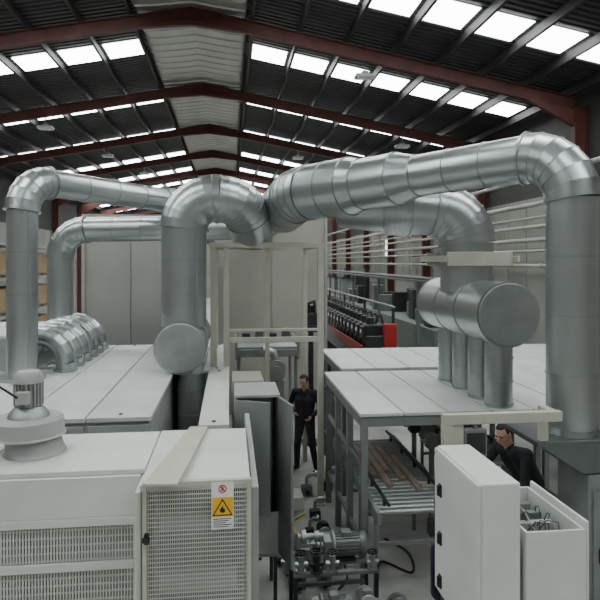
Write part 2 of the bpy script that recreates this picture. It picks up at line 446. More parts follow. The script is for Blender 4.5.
for k in range(N):
    a0=2*math.pi*k/N;a1=2*math.pi*(k+1)/N; ri,ro=.020,.028
    sg.quadbox([(cx+ri*math.cos(a0),3.934+S,cz+ri*math.sin(a0)),(cx+ro*math.cos(a0),3.934+S,cz+ro*math.sin(a0)),(cx+ro*math.cos(a1),3.934+S,cz+ro*math.sin(a1)),(cx+ri*math.cos(a1),3.934+S,cz+ri*math.sin(a1)),
     (cx+ri*math.cos(a0),3.937+S,cz+ri*math.sin(a0)),(cx+ro*math.cos(a0),3.937+S,cz+ro*math.sin(a0)),(cx+ro*math.cos(a1),3.937+S,cz+ro*math.sin(a1)),(cx+ri*math.cos(a1),3.937+S,cz+ri*math.sin(a1))])
sg.bar((cx-.017,3.935+S,cz+.017),(cx+.017,3.935+S,cz-.017),.004,.006)
sg.mi=3; sg.box(cx-.008,cx+.008,3.935+S,3.937+S,cz-.013,cz+.005)
for q in (-.007,-.002,.003): sg.box(cx+q,cx+q+.003,3.935+S,3.937+S,cz+.005,cz+.015)
# flame warning triangle: black border, orange-yellow field, black flame
def tri(h,y,mi,zc):
    sg.mi=mi; sg.poly([(-.05-h*.60,y,zc-h*.5),(-.05+h*.60,y,zc-h*.5),(-.05,y,zc+h*.5)])
sg.mi=1; sg.box(-.12,.02,3.934+S,3.937+S,2.085,2.215)
tri(.115,3.9332+S,3,2.15); tri(.092,3.9326+S,1,2.146)
def flame(sc,y,mi):
    sg.mi=mi
    pts=[(0,-.045),(.026,-.036),(.034,-.012),(.022,.012),(.018,-.002),(.008,.022),(.004,.048),(-.01,.026),(-.014,.006),(-.022,.02),(-.034,-.01),(-.026,-.036)]
    c0=(-.05,2.136)
    n=len(pts)
    for i in range(n):
        a=pts[i];c=pts[(i+1)%n]
        sg.poly([(c0[0],y,c0[1]-.010*sc),(c0[0]+a[0]*sc,y,c0[1]+a[1]*sc),(c0[0]+c[0]*sc,y,c0[1]+c[1]*sc)])
flame(.55,3.932+S,3)
sg.mi=3
for i,z in enumerate((2.068,2.055,2.042,2.029,2.016)): sg.box(-.112,.01-.02*(i%3),3.934+S,3.937+S,z,z+.004)
sg.finish('warning_label',[m_pap,m_yelt,m_signred,m_black],G)
lab(G,'cream guarded machine with slotted front, mesh door and warning label','machine')
pl=MB().quadbox([(-.56,4.0,2.335),(-.34,3.98,2.335),(-.2,5.5,2.29),(-.36,5.52,2.29),(-.56,4.0,2.355),(-.34,3.98,2.355),(-.2,5.5,2.31),(-.36,5.52,2.31)]).finish('cover_strip',m_fbeige,None,.004)
lab(pl,'pale beige sheet strip laid across the machine top','metal strip')
# fan blower
fx,fy=-1.6,5.02
F=empty('blower_fan',(fx,fy,2.285))
MB().tube([(fx+.05,fy,2.285),(fx+.05,fy,2.30),(fx+.02,fy,2.42)],[.24,.22,.20],40).finish('base_cone',m_lgrey,F)
b=MB(); b.tube([(fx,fy,2.42),(fx,fy,2.425),(fx,fy,2.44),(fx,fy,2.55),(fx,fy,2.57)],[.25,.285,.27,.265,.24],48,sharp=True)
b.frustum((fx-.6,fx-.1,fy-.14,fy+.1),2.44,(fx-.6,fx-.1,fy-.14,fy+.1),2.55)
b.finish('fan_housing',m_lgrey,F,0)
MB().tube([(fx,fy,2.57),(fx,fy,2.6),(fx,fy,2.65)],[.16,.15,.1],24).finish('motor_flange',m_galvd,F)
b=MB(); b.cyl((fx,fy,2.63),(fx,fy,2.84),.088,seg=32)
for k in range(22):
    a=2*math.pi*k/22; b.bar((fx+.095*math.cos(a),fy+.095*math.sin(a),2.66),(fx+.095*math.cos(a),fy+.095*math.sin(a),2.84),.007,.035,up=(math.cos(a),math.sin(a),0))
b.finish('motor',m_lgrey,F)
MB().tube([(fx,fy,2.84),(fx,fy,2.9),(fx,fy,2.93)],[.112,.112,.08],32).finish('fan_cover',m_lgrey,F)
MB().box(fx-.05,fx+.05,fy-.17,fy-.1,2.69,2.79).finish('terminal_box',m_lgrey,F,.01)
MB().tube([(fx-.03,fy-.17,2.75),(fx-.2,fy-.24,2.9),(fx-.32,fy-.2,2.7),(fx-.35,fy-.3,2.3)],.01,8).finish('cable',m_black,F)
lab(F,'pale grey centrifugal blower with finned motor on top','blower fan')

# ------------------------------------------------------------ aisle cabinets
def leg4(root,x0,x1,y0,y1,z,mat=m_dark):
    for x in (x0,x1-.04):
        for y in (y0,y1-.04): box('leg',(x,x+.04,y,y+.04,0,z),mat,root,0)
K=empty('control_cabinet',(.2,7.95,0))
box('body',(.03,.42,7.6,8.3,.3,2.3),m_beige,K); leg4(K,.05,.4,7.65,8.25,.3)
box('door',(.42,.44,7.63,8.27,.35,2.25),m_fbeige,K); box('handle',(.44,.46,7.68,7.71,1.2,1.4),m_black,K)
lab(K,'beige electrical control cabinet with door closed','control cabinet')
K=empty('control_cabinet',(.3,6.85,0))
b=MB(); b.box(.05,.54,7.15,7.2,.6,2.33).box(.05,.07,6.5,7.15,.63,2.33).box(.52,.54,6.5,7.15,.63,2.33).box(.05,.54,6.5,7.2,2.33,2.36).box(.05,.54,6.5,7.15,.6,.63)
b.finish('body',m_lgrey,K,.004); leg4(K,.08,.51,6.5,7.18,.6)
b=MB(); b.bar((.055,6.49,1.72),(.42,6.3,1.72),.025,1.2,up=(0,0,1)); b.finish('door',m_grey,K,.004)
box('door',(.055,.52,6.47,6.49,.65,1.1),m_lgrey,K,.004)
b=MB(); b.bar((.53,6.49,1.5),(.63,6.08,1.5),.03,1.68,up=(0,0,1)); b.finish('door',m_grey,K,.004)
box('mounting_plate',(.08,.51,7.1,7.14,.65,2.3),m_galvd,K)
for i in range(6): box('relay',(.12,.47,7.02,7.1,.72+i*.25,.84+i*.25),(m_black,m_lgrey,m_black)[i%3],K)
for i in range(6):
    x=.13+i*.06
    MB().tube([(x,7.0,1.9),(x+.02,6.85,1.3),(x-.02,6.9,.9),(x,7.0,.65)],.008,6).finish('wire',m_black,K)
lab(K,'grey open control cabinet with swung door and relays','control cabinet')

# ------------------------------------------------------------ gantry
g=MB()
YG=9.35; YR=11.35
g.box(-.30,-.20,YG-.05,YG+.05,2.195,4.02).box(-.10,-.01,YG-.05,YG+.05,2.195,4.02).box(1.37,1.46,YG-.05,YG+.05,.02,4.02)
for x in (-.26,.70,1.42): g.box(x-.04,x+.04,YR-.04,YR+.04,2.19 if x<0.1 else 0,4.02)
g.box(-.32,1.47,YG-.05,YG+.05,4.02,4.10).box(-.32,1.47,YR-.05,YR+.05,4.02,4.10)
for x in (-.26,-.05,.62,1.42): g.box(x-.04,x+.04,YG+.05,YR-.05,4.03,4.09)
g.box(-.20,-.10,YG-.03,YG+.03,3.72,3.8)
g.box(-.01,1.37,YG-.03,YG+.03,2.55,2.63).box(-.01,1.37,YG-.03,YG+.03,2.72,2.76)
g.box(1.31,1.47,YG-.11,YG+.11,0 ,.02)
lab(g.finish('gantry',m_fbeige,None,.004),'pale green-beige steel gantry standing over the aisle','gantry')
u=empty('lifting_unit',(1.68,12.4,0))
box('mast',(1.63,1.73,12.38,12.48,0,2.9),m_dark,u,.01)
box('carriage',(1.56,1.8,12.25,12.38,2.35,2.75),m_black,u,.03)
MB().tube([(1.62,12.3,2.75),(1.6,12.2,2.95),(1.72,12.2,3.0),(1.75,12.35,2.6)],.04,10).finish('hose',m_black,u)
box('arm',(1.48,1.86,12.2,12.26,2.4,2.5),m_dark,u,.01); box('base',(1.5,1.86,12.25,12.6,0,.06),m_dark,u)
lab(u,'black upright lifting unit with hose behind the gantry','lifting unit')
r=empty('transfer_conveyor',(.9,13.0,0))
box('bed',(.15,1.35,12.0,13.5,1.9,2.05),m_grey,r); box('side_rail',(1.35,1.4,12.0,13.5,1.85,2.2),m_grey,r); box('side_rail',(.1,.15,12.0,13.5,1.85,2.2),m_grey,r)
for x in (.15,1.3):
    for y in (12.1,13.3): box('leg',(x,x+.06,y,y+.06,0,1.9),m_grey,r)
for i in range(8): MB().cyl((.15,12.1+i*.18,2.08),(1.35,12.1+i*.18,2.08),.04,seg=14).finish('roller',m_galvd,r)
for i in range(4): box('drive_box',(.25+i*.28,.42+i*.28,12.6,12.8,2.13,2.3+.1*(i%2)),(m_dark,m_hood)[i%2],r,.02)
lab(r,'raised grey transfer conveyor entering the beige booth','conveyor')

# ------------------------------------------------------------ back booths
def backbox(x0,x1,y0,y1,z,label,nx,mat):
    r=empty('process_booth',((x0+x1)/2,(y0+y1)/2,0))
    box('body',(x0+.02,x1-.02,y0+.03,y1,0,z-.03),mat,r)
    w=(x1-x0)/nx
    for i in range(nx): box('wall_panel',(x0+i*w+.008,x0+(i+1)*w-.008,y0,y0+.03,.1,z-.08),mat,r,.004)
    b=MB(); b.box(x0+.05,x1-.05,y0-.04,y0+.02,z-.08,z).box(x0-.02,x0+.04,y0+.02,y1,z-.08,z).box(x1-.04,x1+.02,y0+.02,y1,z-.08,z).box(x0-.02,x0+.05,y0-.05,y0+.02,0,z).box(x1-.05,x1+.02,y0-.05,y0+.02,0,z)
    b.finish('corner_trim',m_pgrey,r,.004)
    return lab(r,label,'process booth')
bb=backbox(-3.2,-1.15,13.6,17,4.85,'tall pale grey panelled booth beside a beige one',2,m_pgrey)
bb=backbox(-.35,2.42,15.0,19,5.15,'tall beige panelled booth joined to the central duct',2,m_beige)

# ------------------------------------------------------------ right tables
def table(x0,x1,y0,y1,z,n,label,nl=3):
    r=empty('covered_table',((x0+x1)/2,(y0+y1)/2,0))
    w=(x1-x0)/n
    for i in range(n): box('cover_panel',(x0+i*w+.008,x0+(i+1)*w-.008,y0,y1,z-.04,z),m_white,r,.005)
    b=MB(); b.box(x0+.02,x1-.02,y0+.02,y0+.08,z-.16,z-.045).box(x0+.02,x1-.02,y1-.08,y1-.02,z-.16,z-.045).box(x0+.02,x0+.08,y0+.08,y1-.08,z-.16,z-.045).box(x1-.08,x1-.02,y0+.08,y1-.08,z-.16,z-.045)
    b.finish('rim',m_grey,r,.004)
    ys=np.linspace(y0+.03,y1-.11,nl)
    for x in (x0+.03,x1-.11):
        for y in ys: box('leg',(x,x+.08,y,y+.08,0,z-.16),m_grey,r,.004)
    for x in (x0+.05,x1-.09):
        for zz in (.45,1.35): box('rail',(x,x+.04,y0+.1,y1-.1,zz,zz+.06),m_grey,r,.004)
    return lab(r,label,'covered table')
table(1.48,4.65,6.78,9.45,2.05,6,'wide white flat-topped machine cover on grey legs',4)
table(1.78,4.65,9.55,11.75,2.08,5,'white flat-topped machine cover further along the line')
table(4.72,7.6,8.6,12.5,2.0,3,'pale covered machine table beside the wall')
def rconv(x0,x1,y0,y1,z,label):
    r=empty('roller_conveyor',((x0+x1)/2,(y0+y1)/2,0))
    for x in (x0,x1-.05): box('side_rail',(x,x+.05,y0,y1,z-.1,z+.04),m_grey,r)
    k=MB().cyl((x0+.05,y0+.1,z),(x1-.05,y0+.1,z),.030,seg=14).finish('roller',m_galvd,r)
    n=int((y1-y0-.2)/.12)
    for i in range(1,n+1):
        c=k.copy(); COL.objects.link(c); c.parent=r; c.location=k.location+V((0,i*.12,0))
    for x in (x0+.005,x1-.045):
        for y in np.arange(y0+.15,y1,.8): box('leg',(x,x+.04,y,y+.04,0,z-.1),m_grey,r,0)
    for y in np.arange(y0+.15,y1,.8): box('cross_member',(x0+.05,x1-.05,y,y+.03,z-.4,z-.36),m_grey,r,0)
    for x in (x0+.12,x1-.15): box('guide_rail',(x,x+.03,y0,y1,z+.1,z+.13),m_dark,r,.004)
    for x in (x0+.12,x1-.15):
        for y in np.arange(y0+.2,y1,.6): box('guide_post',(x,x+.03,y,y+.03,z+.03,z+.1),m_dark,r,0)
    for y in np.arange(y0+.9,y1,.7): box('drive_motor',(x0+.3,x0+.62,y,y+.2,z-.36,z-.14),m_dark,r,.02)
    return lab(r,label,'conveyor')
rconv(1.62,2.62,6.5,9.4,.98,'grey roller conveyor under the covered table')
rconv(2.95,3.8,7.3,9.4,1.2,'second grey roller conveyor beneath the downpipes')
pf=None
for i,(dx,dy) in enumerate(((0,0),(.12,-.35),(.22,.15),(.34,-.1),(.45,-.5))):
    if i==0: pf=MB().box(1.82,1.89,7.6,8.9,1.012,1.05).finish('wood_profile',m_wood,None,.004); lab(pf,'brown wooden profile board on the rollers','board','boards on the roller conveyor')
    else: dup(pf,(dx,dy,0))
for i,(y,c) in enumerate(((7.3,m_dark),(8.1,m_galvd),(8.9,m_dark))):
    g=empty('drive_unit',(2.8,y,0)); q=1.5
    box('post',(1.27+q,1.33+q,y,y+.06,0,1.2),m_grey,g,.004); box('gearbox',(1.22+q,1.38+q,y-.06,y+.12,1.2,1.4),c,g,.02)
    MB().cyl((1.29+q,y+.12,1.3),(1.29+q,y+.36,1.3),.07,seg=20).finish('motor',m_grey,g)
    MB().cyl((1.22+q,y+.03,1.3),(1.14+q,y+.03,1.3),.025,seg=12).finish('shaft',m_galv,g)
    lab(g,'small drive unit with motor on a grey post','drive unit','drive units along the table')

# ------------------------------------------------------------ dosing line
ln=empty('process_line',(3.5,19,0))
box('bed',(3.1,3.95,13.6,27,1.3,1.80),m_dark,ln)
for y in np.arange(13.8,27,2.2): box('leg',(3.3,3.8,y,y+.12,0,1.3),m_dark,ln)
box('end_panel',(3.50,3.80,13.4,13.55,1.62,2.38),m_redp,ln,.02); box('end_plate',(3.1,3.50,13.45,13.55,1.3,2.1),m_dark,ln,.02)
box('side_panel',(3.03,3.07,13.6,18,1.62,1.86),m_redp,ln)
MB().cyl((3.8,13.6,2.75),(3.8,27,2.75),.025,seg=10).finish('upper_pipe',m_galvd,ln)
for y in np.arange(13.7,27,3): box('pipe_post',(3.77,3.83,y,y+.06,1.8,2.73),m_dark,ln,0)
lab(ln,'long black processing line with red end panel','process line')
hd=empty('dosing_machine',(3.4,14.0,1.80))
box('body',(3.15,3.70,13.8,14.2,1.802,2.32),m_black,hd,.03); MB().cyl((3.32,14.0,2.32),(3.32,14.0,2.48),.1,seg=16).finish('motor',m_dark,hd)
box('front_plate',(3.09,3.15,13.84,14.14,2.0,2.28),m_dark,hd)
MB().cyl((3.07,14.0,2.15),(3.09,14.0,2.15),.05,seg=16).finish('gauge',m_pap,hd)
MB().tube([(3.45,14.0,2.32),(3.5,14.0,2.51),(3.58,14.0,2.53),(3.64,14.0,2.3)],.03,8).finish('hose',m_black,hd)
lab(hd,'black dosing machine head with motor, gauge and hose','machine','machine heads on the black line')
for i in range(1,25): dup(hd,(0,i*.52,0))
ct=empty('cable_tray',(4.7,20,0))
for y in np.arange(14.6,31,4): box('post',(4.66,4.74,y,y+.08,0,3.3),m_green,ct,0)
box('tray',(4.55,4.85,13.5,31,3.3,3.36),m_hood,ct)
for k in range(3): MB().cyl((4.62+k*.08,13.5,3.39+.01*k),(4.62+k*.08,31,3.39+.01*k),.03,seg=8).finish('cable_run',m_black,ct)
lab(ct,'narrow cable tray on green posts above the black line','cable tray')
ln=empty('process_line',(6.5,20,0))
box('bed',(5.6,7.6,16,30,.6,1.9),m_green,ln)
box('base',(5.7,7.5,16.2,29.8,0,.6),m_dark,ln)
for i in range(22):
    x=5.65+random.random()*1.1; y=16.2+i*.6; h=.3+random.random()*1.1
    box('module',(x,x+.25+random.random()*.5,y,y+.25+random.random()*.3,1.9,1.9+h),(m_hood,m_dark,m_black,m_green)[i%4],ln,.02)
lab(ln,'low grey-green machine line beside the wall','process line')

# ------------------------------------------------------------ pump clusters
def gearmotor(x,y,z,L,r,col,label,along='x'):
    def P(a,b_,c): return (x+a,y+b_,z+c) if along=='x' else (x-b_,y+a,z+c)
    g=empty('gear_motor',(x,y,z)); h=r+.03
    def bx(B,a0,a1,b0,b1,c0,c1):
        p=P(a0,b0,c0);q=P(a1,b1,c1); return B.box(min(p[0],q[0]),max(p[0],q[0]),min(p[1],q[1]),max(p[1],q[1]),p[2],q[2])
    b=MB(); b.cyl(P(-L*.25,0,h),P(L*.3,0,h),r*.86,seg=28)
    for k in range(20):
        a=2*math.pi*k/20; dy=math.cos(a)*r*.92; dz=math.sin(a)*r*.92
        up=(0,dy,dz) if along=='x' else (-dy,0,dz)
        b.bar(P(-L*.24,dy,h+dz),P(L*.28,dy,h+dz),.008,r*.2,up=up)
    b.finish('motor_body',col,g)
    MB().tube([P(L*.3,0,h),P(L*.44,0,h),P(L*.48,0,h)],[r*1.02,r*1.02,r*.7],28).finish('fan_cover',col,g)
    bx(MB(),-L*.1,L*.12,-r*.5,r*.5,2*r,2*r+.06).finish('terminal_box',col,g,.008)
    bx(MB().tube([P(-L*.25,0,h),P(-L*.3,0,h),P(-L*.33,0,h)],[r*1.2,r*1.2,r*.8],28),-L*.5,-L*.3,-r*.8,r*.8,.02,r*1.9).finish('gearbox',m_galvd,g,.01)
    MB().cyl(P(-L*.5,0,h),P(-L*.62,0,h),r*.25,seg=14).finish('shaft',m_galv,g)
    bx(MB(),-L*.48,L*.2,-r*.8,r*.8,0,.03).finish('foot',m_dark,g)
    return lab(g,label,'motor')
def skid(x0,x1,y0,y1,z,label):
    sk=empty('pump_stand',((x0+x1)/2,(y0+y1)/2,0))
    leg4(sk,x0,x1,y0,y1,z-.04)
    for yy in (y0,(y0+y1)/2-.03,y1-.06): box('top_rail',(x0,x1,yy,yy+.06,z-.04,z),m_grey,sk,.004)
    box('top_rail',(x0,x0+.06,y0+.06,y1-.06,z-.04,z-.001),m_grey,sk,.004); box('top_rail',(x1-.06,x1,y0+.06,y1-.06,z-.04,z-.001),m_grey,sk,.004)
    box('lower_rail',(x0+.04,x1-.04,y0,y0+.04,.15,.19),m_grey,sk,.004); box('lower_rail',(x0+.04,x1-.04,y1-.04,y1,.15,.19),m_grey,sk,.004)
    return lab(sk,label,'pump stand'),
skid(.66,1.56,6.2,6.72,.55,'low grey steel stand carrying gear motors')
skid(.68,1.5,5.45,5.95,.4,'lower grey steel stand carrying pumps')
gearmotor(1.26,6.5,.55,.5,.12,m_teal,'grey finned gear motor bolted to a low stand')
gearmotor(.80,6.58,.55,.30,.075,m_grey,'small grey gear motor on the pump stand','y')
gearmotor(1.02,6.69,.55,.2,.05,m_grey,'small grey gear motor behind the larger motor')
gearmotor(.98,5.66,.40,.42,.09,m_teal,'grey gear motor on the lower pump stand')
gearmotor(1.32,5.72,.40,.3,.08,m_grey,'compact grey gear motor on the lower pump stand','y')
gearmotor(.98,6.08,0,.4,.1,m_grey,'grey gear motor between two low stands')
gearmotor(.88,7.3,.0,.42,.11,m_teal,'grey gear motor standing on the concrete floor')
gearmotor(1.28,7.4,0,.36,.1,m_dark,'dark gear motor on the floor beside the table','y')
gearmotor(1.78,6.1,0,.42,.11,m_grey,'grey gear motor on the floor before the conveyor','y')
gearmotor(1.28,8.1,0,.34,.09,m_black,'black gear motor on the floor near the table legs','y')
gearmotor(.8,7.85,0,.34,.09,m_grey,'grey gear motor on the aisle floor')
def valve(x,y,z,s,mat,label):
    g=empty('valve',(x,y,z))
    MB().cyl((x,y,z),(x,y,z+.16*s),.035*s,seg=16).cyl((x,y,z),(x,y,z+.015),.06*s,seg=16).cyl((x-.07*s,y,z+.08*s),(x+.07*s,y,z+.08*s),.028*s,seg=14).finish('body',mat,g)
    b=MB()
    for k in range(12):
        a=2*math.pi*k/12; c=2*math.pi*(k+1)/12
        b.bar((x+.055*s*math.cos(a),y+.055*s*math.sin(a),z+.2*s),(x+.055*s*math.cos(c),y+.055*s*math.sin(c),z+.2*s),.014*s)
    b.bar((x-.055*s,y,z+.2*s),(x+.055*s,y,z+.2*s),.01*s).cyl((x,y,z+.16*s),(x,y,z+.2*s),.01*s,seg=8)
    b.finish('handwheel',m_black,g)
    return lab(g,label,'valve')
valve(.74,6.25,.55,1,m_galv,'steel valve with black handwheel on the stand')
valve(.90,6.23,.55,1.1,m_dark,'dark valve with black handwheel on the stand')
valve(1.07,6.24,.55,1,m_galv,'steel valve with black handwheel on the stand')
valve(1.5,6.23,.55,.9,m_galvd,'dull steel valve at the stand corner')
valve(.8,5.49,.40,1,m_galvd,'dull steel valve on the lower pump stand')
valve(1.12,5.49,.40,.8,m_galv,'small steel valve on the lower pump stand')
def fitting(x,y,z,s,mat,label):
    g=empty('pump_fitting',(x,y,z))
    MB().box(x-.07*s,x+.07*s,y-.06*s,y+.06*s,z,z+.12*s).finish('block',mat,g,.01)
    MB().tube([(x,y,z+.12*s),(x,y,z+.22*s),(x+.05*s,y,z+.27*s),(x+.13*s,y,z+.27*s)],.025*s,12).cyl((x+.11*s,y,z+.27*s),(x+.14*s,y,z+.27*s),.045*s,seg=16).finish('pipe_bend',m_galv,g)
    MB().cyl((x,y-.06*s,z+.06*s),(x,y-.12*s,z+.06*s),.035*s,seg=16).finish('port',m_dark,g)
    return lab(g,label,'pump fitting')
for (x,y,z,s,m,t_) in ((.78,6.98,0,1.4,m_grey,'grey'),(1.1,7.0,0,1.2,m_galvd,'dull steel'),(.62,7.55,0,1.0,m_galvd,'dull steel'),(1.1,8.25,0,.9,m_black,'black'),(1.78,5.5,0,1.5,m_galvd,'dull steel'),(1.62,5.2,0,1.1,m_dark,'dark'),(.7,8.4,0,1.3,m_galvd,'dull steel'),(1.25,8.8,0,1.1,m_dark,'dark'),(1.25,9.75,0,1.2,m_grey,'grey'),(1.6,9.9,0,1.3,m_dark,'dark')):
    fitting(x,y,z,s,m,t_+' pump fitting with bent pipe on the concrete floor')
sh=MB().cyl((.72,6.4,.85),(1.0,6.4,.85),.03,seg=16).cyl((.76,6.4,.85),(.81,6.4,.85),.07,seg=20).cyl((.9,6.4,.85),(.95,6.4,.85),.055,seg=20).box(.72,.75,6.38,6.42,.55,.85).box(.96,.98,6.38,6.42,.55,.85).box(.72,1.0,6.36,6.43,.55,.56).finish('drive_shaft',m_galvd)
lab(sh,'steel drive shaft with pulleys on short brackets','shaft')

g=empty('silver_blower',(.85,11.15,0))
bx0=.88;by0=11.1
MB().cyl((bx0,by0+.35,1.72),(bx0,by0+.6,1.72),.19,seg=32).cyl((bx0,by0+.3,1.72),(bx0,by0+.35,1.72),.09,seg=24).finish('housing',m_galv,g)
MB().tube([(bx0,by0+.5,1.85),(bx0-.05,by0+.5,2.05),(bx0-.25,by0+.5,2.1)],.08,20).finish('outlet',m_galv,g)
box('stand',(bx0-.08,bx0+.16,by0+.38,by0+.66,0,1.53),m_grey,g)
lab(g,'silver round blower on a grey stand','blower')
ms=empty('aisle_machine',(.35,9.3,0))
box('body',(.05,.5,8.45,9.9,.1,1.5),m_grey,ms); box('base',(.07,.48,8.5,9.85,0,.1),m_dark,ms)
for i in range(4): box('panel',(.5,.52,8.5+i*.35,8.8+i*.35,.25,1.35),m_lgrey,ms)
box('top_tray',(.05,.57,8.45,9.9,1.5,1.54),m_galvd,ms)
MB().tube([(.3,8.7,1.54),(.35,8.7,1.9),(.5,9.1,2.0),(.4,9.6,1.54)],.03,10).finish('hose',m_black,ms)
for i in range(4): box('module',(.1,.46,8.6+i*.33,8.8+i*.33,1.54,1.75+.15*(i%2)),(m_dark,m_galvd)[i%2],ms,.01)
lab(ms,'grey side machine with service panels along the aisle','machine')
bx=box('white_block',(.72,1.12,9.1,9.5,0,.2),m_white2); lab(bx,'small white block lying on the aisle floor','block')
tb=empty('tool_trolley',(.85,9.9,0))
box('tray',(.66,1.02,9.75,10.25,.75,.8),m_dark,tb); box('tray',(.66,1.02,9.75,10.25,.3,.34),m_dark,tb); leg4(tb,.66,1.02,9.75,10.25,.75)
for i in range(4): box('tool_box',(.69+.08*(i%2)*2,.80+.08*(i%2)*2,9.8+.2*(i//2),9.95+.2*(i//2),.8,.86+.04*i),(m_black,m_galvd,m_grey,m_redp)[i],tb,.006)
lab(tb,'dark two-shelf trolley with boxes of tools','trolley')
def cable(pts,r,mat,label):
    P=[V(p) for p in pts]; out=[]
    Q=[P[0]]+P+[P[-1]]
    for i in range(1,len(Q)-2):
        for k in range(8):
            t=k/8; a,b_,c,d=Q[i-1],Q[i],Q[i+1],Q[i+2]
            out.append(.5*((2*b_)+(-a+c)*t+(2*a-5*b_+4*c-d)*t*t+(-a+3*b_-3*c+d)*t**3))
    out.append(P[-1])
    lab(MB().tube(out,r,10).finish('cable',mat),label,'cable')
cable([(1.6,5.6,.02),(1.63,6.0,.02),(1.59,6.2,.02),(1.6,6.4,.02)],.018,m_black,'black cable curled on the concrete floor')
cable([(.6,8.1,.02),(.9,8.15,.02),(.9,8.65,.02),(1.12,8.95,.02)],.012,m_yel,'yellow cable on the aisle floor')
cable([(1.75,7.0,.02),(1.9,7.4,.02),(2.2,7.1,.02),(2.3,7.6,.02),(2.1,8.0,.02)],.015,m_black,'black cable looped under the roller conveyor')
cable([(1.98,5.7,.015),(2.02,6.0,.015),(1.95,6.3,.015),(2.3,6.4,.015)],.012,m_yel,'thin yellow cable on the floor')
cable([(1.25,6.85,.012),(1.4,7.1,.012),(1.42,7.7,.012),(1.38,8.5,.012)],.012,m_black,'black cable trailing past the motors on the floor')

# ------------------------------------------------------------ right stand
f=MB()
f.box(1.87,1.95,5.1,5.18,.02,2.36).box(1.87,2.98,5.1,5.18,2.36,2.45).box(2.9,2.98,5.18,5.4,2.36,2.44).box(2.9,2.98,5.34,5.4,2.112,2.36)
f.box(1.8,2.02,5.03,5.25,0,.02)
f.box(1.95,2.06,5.12,5.17,1.5,2.36)
lab(f.finish('workstation_stand',m_fbeige,None,.004),'cream square-tube stand bridging to the duct hood','stand')
s=empty('operator_monitor',(2.22,5.3,2.0))
box('housing',(2.07,2.28,5.12,5.18,2.06,2.31),m_grey,s,.01); box('screen',(2.09,2.26,5.11,5.12,2.09,2.28),m_dark,s,.002)
box('hanger',(2.15,2.19,5.12,5.16,2.31,2.359),m_grey,s)
lab(s,'dark grey operator monitor hung on the cream stand','monitor')
tx,ty=2.12,5.75
t=empty('vertical_pump',(tx,ty,0))
MB().tube([(tx,ty,.45),(tx,ty,.5),(tx,ty,.95),(tx,ty,1.0)],[.1,.14,.14,.09],24).finish('pump_body',m_blue,t)
b=MB(); b.cyl((tx,ty,1.0),(tx,ty,1.35),.085,seg=24)
for k in range(16):
    a=2*math.pi*k/16; b.bar((tx+.09*math.cos(a),ty+.09*math.sin(a),1.03),(tx+.09*math.cos(a),ty+.09*math.sin(a),1.33),.006,.03,up=(math.cos(a),math.sin(a),0))
b.finish('motor',m_blue,t); MB().tube([(tx,ty,1.35),(tx,ty,1.43),(tx,ty,1.46)],[.11,.11,.07],24).finish('fan_cover',m_blue,t)
MB().box(tx-.17,tx-.09,ty-.05,ty+.05,1.1,1.25).finish('terminal_box',m_black,t,.006)
for k in range(3):
    a=k*2.094; MB().bar((tx+.08*math.cos(a),ty+.08*math.sin(a),.5),(tx+.15*math.cos(a),ty+.15*math.sin(a),0),.025).finish('leg',m_dark,t)
lab(t,'dark navy vertical pump with finned motor on legs','pump')

# ------------------------------------------------------------ near right electrical boxes
e=empty('electrical_cabinet',(1.81,4.3,0))
box('body',(1.685,1.96,3.87,4.75,1.15,2.3),m_white2,e,.012)
box('door',(1.66,1.685,3.88,4.74,1.16,2.29),m_white2,e,.008)
for z in (2.0,1.62,1.28):
    MB().box(1.63,1.66,4.58,4.61,z-.05,z+.03).box(1.645,1.66,4.57,4.62,z-.06,z+.04).finish('latch',m_black,e,.003)
leg4(e,1.7,1.95,3.9,4.72,1.15)
lab(e,'white steel electrical cabinet with black latches on its door','electrical cabinet')
e=empty('junction_box',(2.2,4.25,0))
b=MB(); x0,x1,y0,y1,z0,z1=1.99,2.42,3.85,4.65,1.2,1.97
b.box(x0,x1,y0,y0+.02,z0,z1).box(x0,x1,y1-.02,y1,z0,z1).box(x0,x0+.02,y0+.02,y1-.02,z0,z1).box(x1-.02,x1,y0+.02,y1-.02,z0,z1).box(x0,x1,y0,y1,z0-.02,z0)
b.finish('body',m_white2,e,.003)
box('mounting_plate',(x0+.03,x1-.03,y0+.03,y1-.03,1.81,1.83),m_grey,e)
for i in range(4):
    box('terminal_block',(x0+.07,x1-.07,y0+.12+i*.17,y0+.18+i*.17,1.83,1.9),(m_black,m_lgrey,m_green,m_grey)[i],e,.004)
for i in range(12):
    xa=x0+.06+random.random()*.3; ya=y0+.1+random.random()*.55; xb=x0+.06+random.random()*.3; yb=y0+.1+random.random()*.55
    MB().tube([(xa,ya,1.87),((xa+xb)/2,ya,1.95),(xb,(ya+yb)/2,1.94),(xb,yb,1.87)],.004,6).finish('wire',random.choice([m_black,m_dark,m_lgrey,m_black]),e)
leg4(e,2.0,2.41,3.9,4.6,1.18)
box('lid',(2.425,2.45,3.86,4.64,1.2,2.02),m_white2,e)
lab(e,'white open-topped junction box filled with wires and terminals','junction box')

